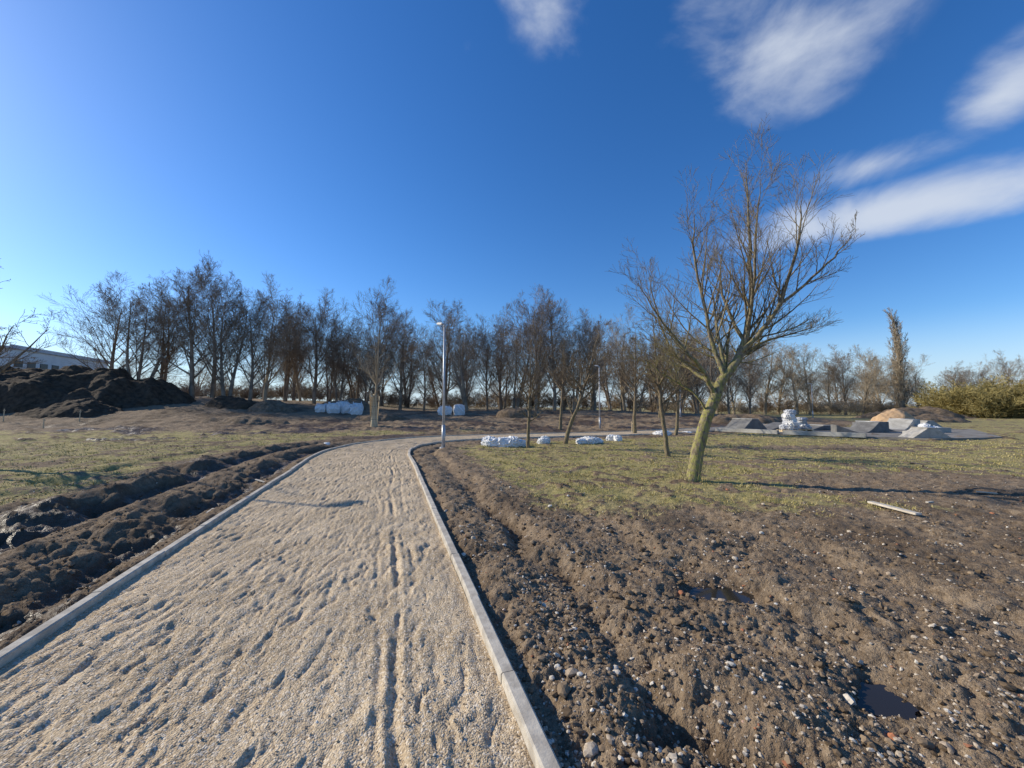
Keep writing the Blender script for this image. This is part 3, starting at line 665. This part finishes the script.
for (x,y,L,h,r) in ((16.9,21.9,3.6,.24,-.75),(14.4,24.8,3.6,.24,-.92),(22.5,22,3,.3,.3),(25,24,2.5,.35,.1)): box('low_concrete_wall',(L,.25,h),m_conc,(x,y,.02),(0,0,r),None,.02)
m_gsack=simple_mat('grey_plastic_sack',(.35,.36,.38),(.6,.61,.63),5,.5,.5,.02)
def wrapped(x,y,seed,h=1.3):
    e=empty('wrapped_pallet_stack',(x,y,.085)); rg=random.Random(seed)
    for k in range(3): box('skid_%d'%k,(.1,1.0,.09),m_wood,(-.4+.4*k,0,0),parent=e,bev=.005)
    for k in range(5): box('deck_board_%d'%k,(1.0,.12,.022),m_wood,(0,-.42+.21*k,.092),parent=e,bev=.003)
    bv,bf=icos(4); q=0
    for lay in range(5):
        zz=.12+lay*h*.17
        for m_ in range(max(1,3-lay//2)):
            s=np.array([rg.uniform(.2,.28),rg.uniform(.28,.36),h*.12]); v=np.sign(bv)*np.abs(bv)**.7; d=fbm(bv[:,0]*2+bv[:,2],bv[:,1]*2+q*3,2,4,seed+q)
            new_mesh('wrapped_sack_%d'%q,v*s*(1+.25*d[:,None])+np.array([rg.uniform(-.25,.25)*(1-lay*.18),rg.uniform(-.15,.15),zz+s[2]]),bf,m_gsack if q%3 else m_white,False,parent=e); q+=1
wrapped(17.0,24.6,3,1.35); wrapped(18.4,25.6,5,.8)
sack_pile(15.9,27.8,.7,.5,.5,2,11); sack_pile(28,27,1.2,.6,.7,3,12)

m_wall=simple_mat('pale_render',(.62,.61,.59),(.74,.73,.70),.6,.9,.1,.01); m_roof=simple_mat('roof_metal',(.45,.46,.48),(.55,.56,.58),.8,.6,.1,.01)
m_glass=simple_mat('window_glass',(.03,.04,.05),(.05,.06,.07),1,.15,0,.01)
e=empty('long_white_building',(-101,80,2)); th=math.atan2(28,-9); e.rotation_euler=(0,0,th)
box('walls',(30,24,11.4),m_wall,(15,12.0,0),parent=e,bev=.05); box('roof',(30.8,24.8,.5),m_roof,(15,12,11.42),parent=e,bev=.05); box('roof_plant',(6,5,1.2),m_wall,(9,12,11.9),parent=e,bev=.05)
for fl in range(3):
    for k in range(9): box('window_%d_%d'%(fl,k),(2.0,.12,1.3),m_glass,(2+3.25*k,-.05,1.2+3.3*fl),parent=e,bev=.01)
for k in range(2): box('parapet_%d'%k,(30.8,.2,.3),m_wall,(15,-.3+24.6*k,11.93),parent=e,bev=.02)
m_fence=simple_mat('fence_metal',(.35,.36,.35),(.45,.45,.44),3,.6,.1,.01)
e=empty('mesh_fence',(-75,66,2.9)); e.rotation_euler=(0,0,.1)
for k in range(15): box('fence_post_%d'%k,(.08,.08,3.4),m_fence,(-20+2.5*k,0,0),parent=e,bev=.01)
for k in range(9): box('rail_%d'%k,(35,.03,.03),m_fence,(-2.5,-.06,.5+.33*k),parent=e,bev=.005)

# ---------------------------------------------------------------- world, sun, camera
EL=27; AZ=Vector((-.95,.30,0)).normalized()
sdir=Vector((AZ.x*math.cos(math.radians(EL)),AZ.y*math.cos(math.radians(EL)),math.sin(math.radians(EL))))
w=bpy.data.worlds.new('World'); scene.world=w; w.use_nodes=True; nt=NT(w.node_tree); bg=w.node_tree.nodes['Background']
sky=nt.node('ShaderNodeTexSky',sky_type='NISHITA'); sky.sun_disc=False; sky.sun_elevation=math.radians(EL); sky.sun_rotation=math.atan2(AZ.x,AZ.y); sky.air_density=1.0; sky.dust_density=.3; sky.ozone_density=1.5
tc=nt.node('ShaderNodeTexCoord').outputs['Generated']; sx=nt.node('ShaderNodeSeparateXYZ'); nt.l.new(tc,sx.inputs[0])
hs=nt.node('ShaderNodeHueSaturation'); hs.inputs['Saturation'].default_value=1.33; nt.l.new(sky.outputs[0],hs.inputs['Color'])
tint=nt.mix(1.,hs.outputs[0],(.83,1.04,1.36),'MULTIPLY')
hz=nt.mr(sx.outputs[2],.0,.18,.75,0)
skyc=nt.mix(hz,tint,(5.2,6.4,7.9))
zc=nt.m('MAXIMUM',sx.outputs[2],.04); px=nt.m('DIVIDE',sx.outputs[0],zc); py=nt.m('DIVIDE',sx.outputs[1],zc)
cb=nt.node('ShaderNodeCombineXYZ'); nt.l.new(px,cb.inputs[0]); nt.l.new(py,cb.inputs[1])
mp=nt.node('ShaderNodeMapping'); mp.inputs['Rotation'].default_value=(.2,-.6,.0); mp.inputs['Scale'].default_value=(1,1,1.6); nt.l.new(tc,mp.inputs[0])
nz=nt.noise(mp.outputs[0],4.6,6,.57,.3)
tot=None
for (cx,cy,a,b_,th,amp) in ((2.0,1.95,1.1,.52,-.5,1.75),(1.50,1.60,.40,.30,-.9,1.2),(.80,1.08,.60,.32,1.25,1.05),(.58,.93,.3,.25,0,.75),(.10,.94,.27,.17,1.0,.88),(1.57,1.23,.38,.20,.9,1.3),(-.13,1.04,.13,.07,1.9,.6)):
    mg=nt.node('ShaderNodeMapping',vector_type='TEXTURE'); mg.inputs['Location'].default_value=(cx,cy,0); mg.inputs['Rotation'].default_value=(0,0,th); mg.inputs['Scale'].default_value=(a,b_,1)
    nt.l.new(cb.outputs[0],mg.inputs[0]); gd=nt.node('ShaderNodeTexGradient',gradient_type='SPHERICAL'); nt.l.new(mg.outputs[0],gd.inputs[0])
    k=nt.m('MULTIPLY',gd.outputs['Fac'],amp)
    tot=k if tot is None else nt.m('MAXIMUM',tot,k)
dens=nt.m('ADD',tot,nt.m('MULTIPLY',nt.m('SUBTRACT',nz,.52),2.8))
cf=nt.m('MULTIPLY',nt.mr(dens,.05,1.5,0,.85),nt.mr(tot,.0,.35))
colr=nt.mix(cf,skyc,(5.7,6.2,7.0))
nt.l.new(colr,bg.inputs[0]); bg.inputs[1].default_value=.12
sl=bpy.data.lights.new('sun','SUN'); sl.energy=5; sl.angle=math.radians(.5); sl.color=(1,.91,.75)
so=bpy.data.objects.new('sun',sl); so.rotation_euler=sdir.to_track_quat('Z','Y').to_euler(); so.location=(-30,10,30); scene.collection.objects.link(so)
cam=bpy.data.cameras.new('camera'); cam.lens=14.06; cam.sensor_width=36; cam.clip_end=5000; cam.clip_start=.05
co_=bpy.data.objects.new('camera',cam); co_.location=(0,0,1.6); co_.rotation_euler=(math.radians(93.3),0,0); scene.collection.objects.link(co_); scene.camera=co_
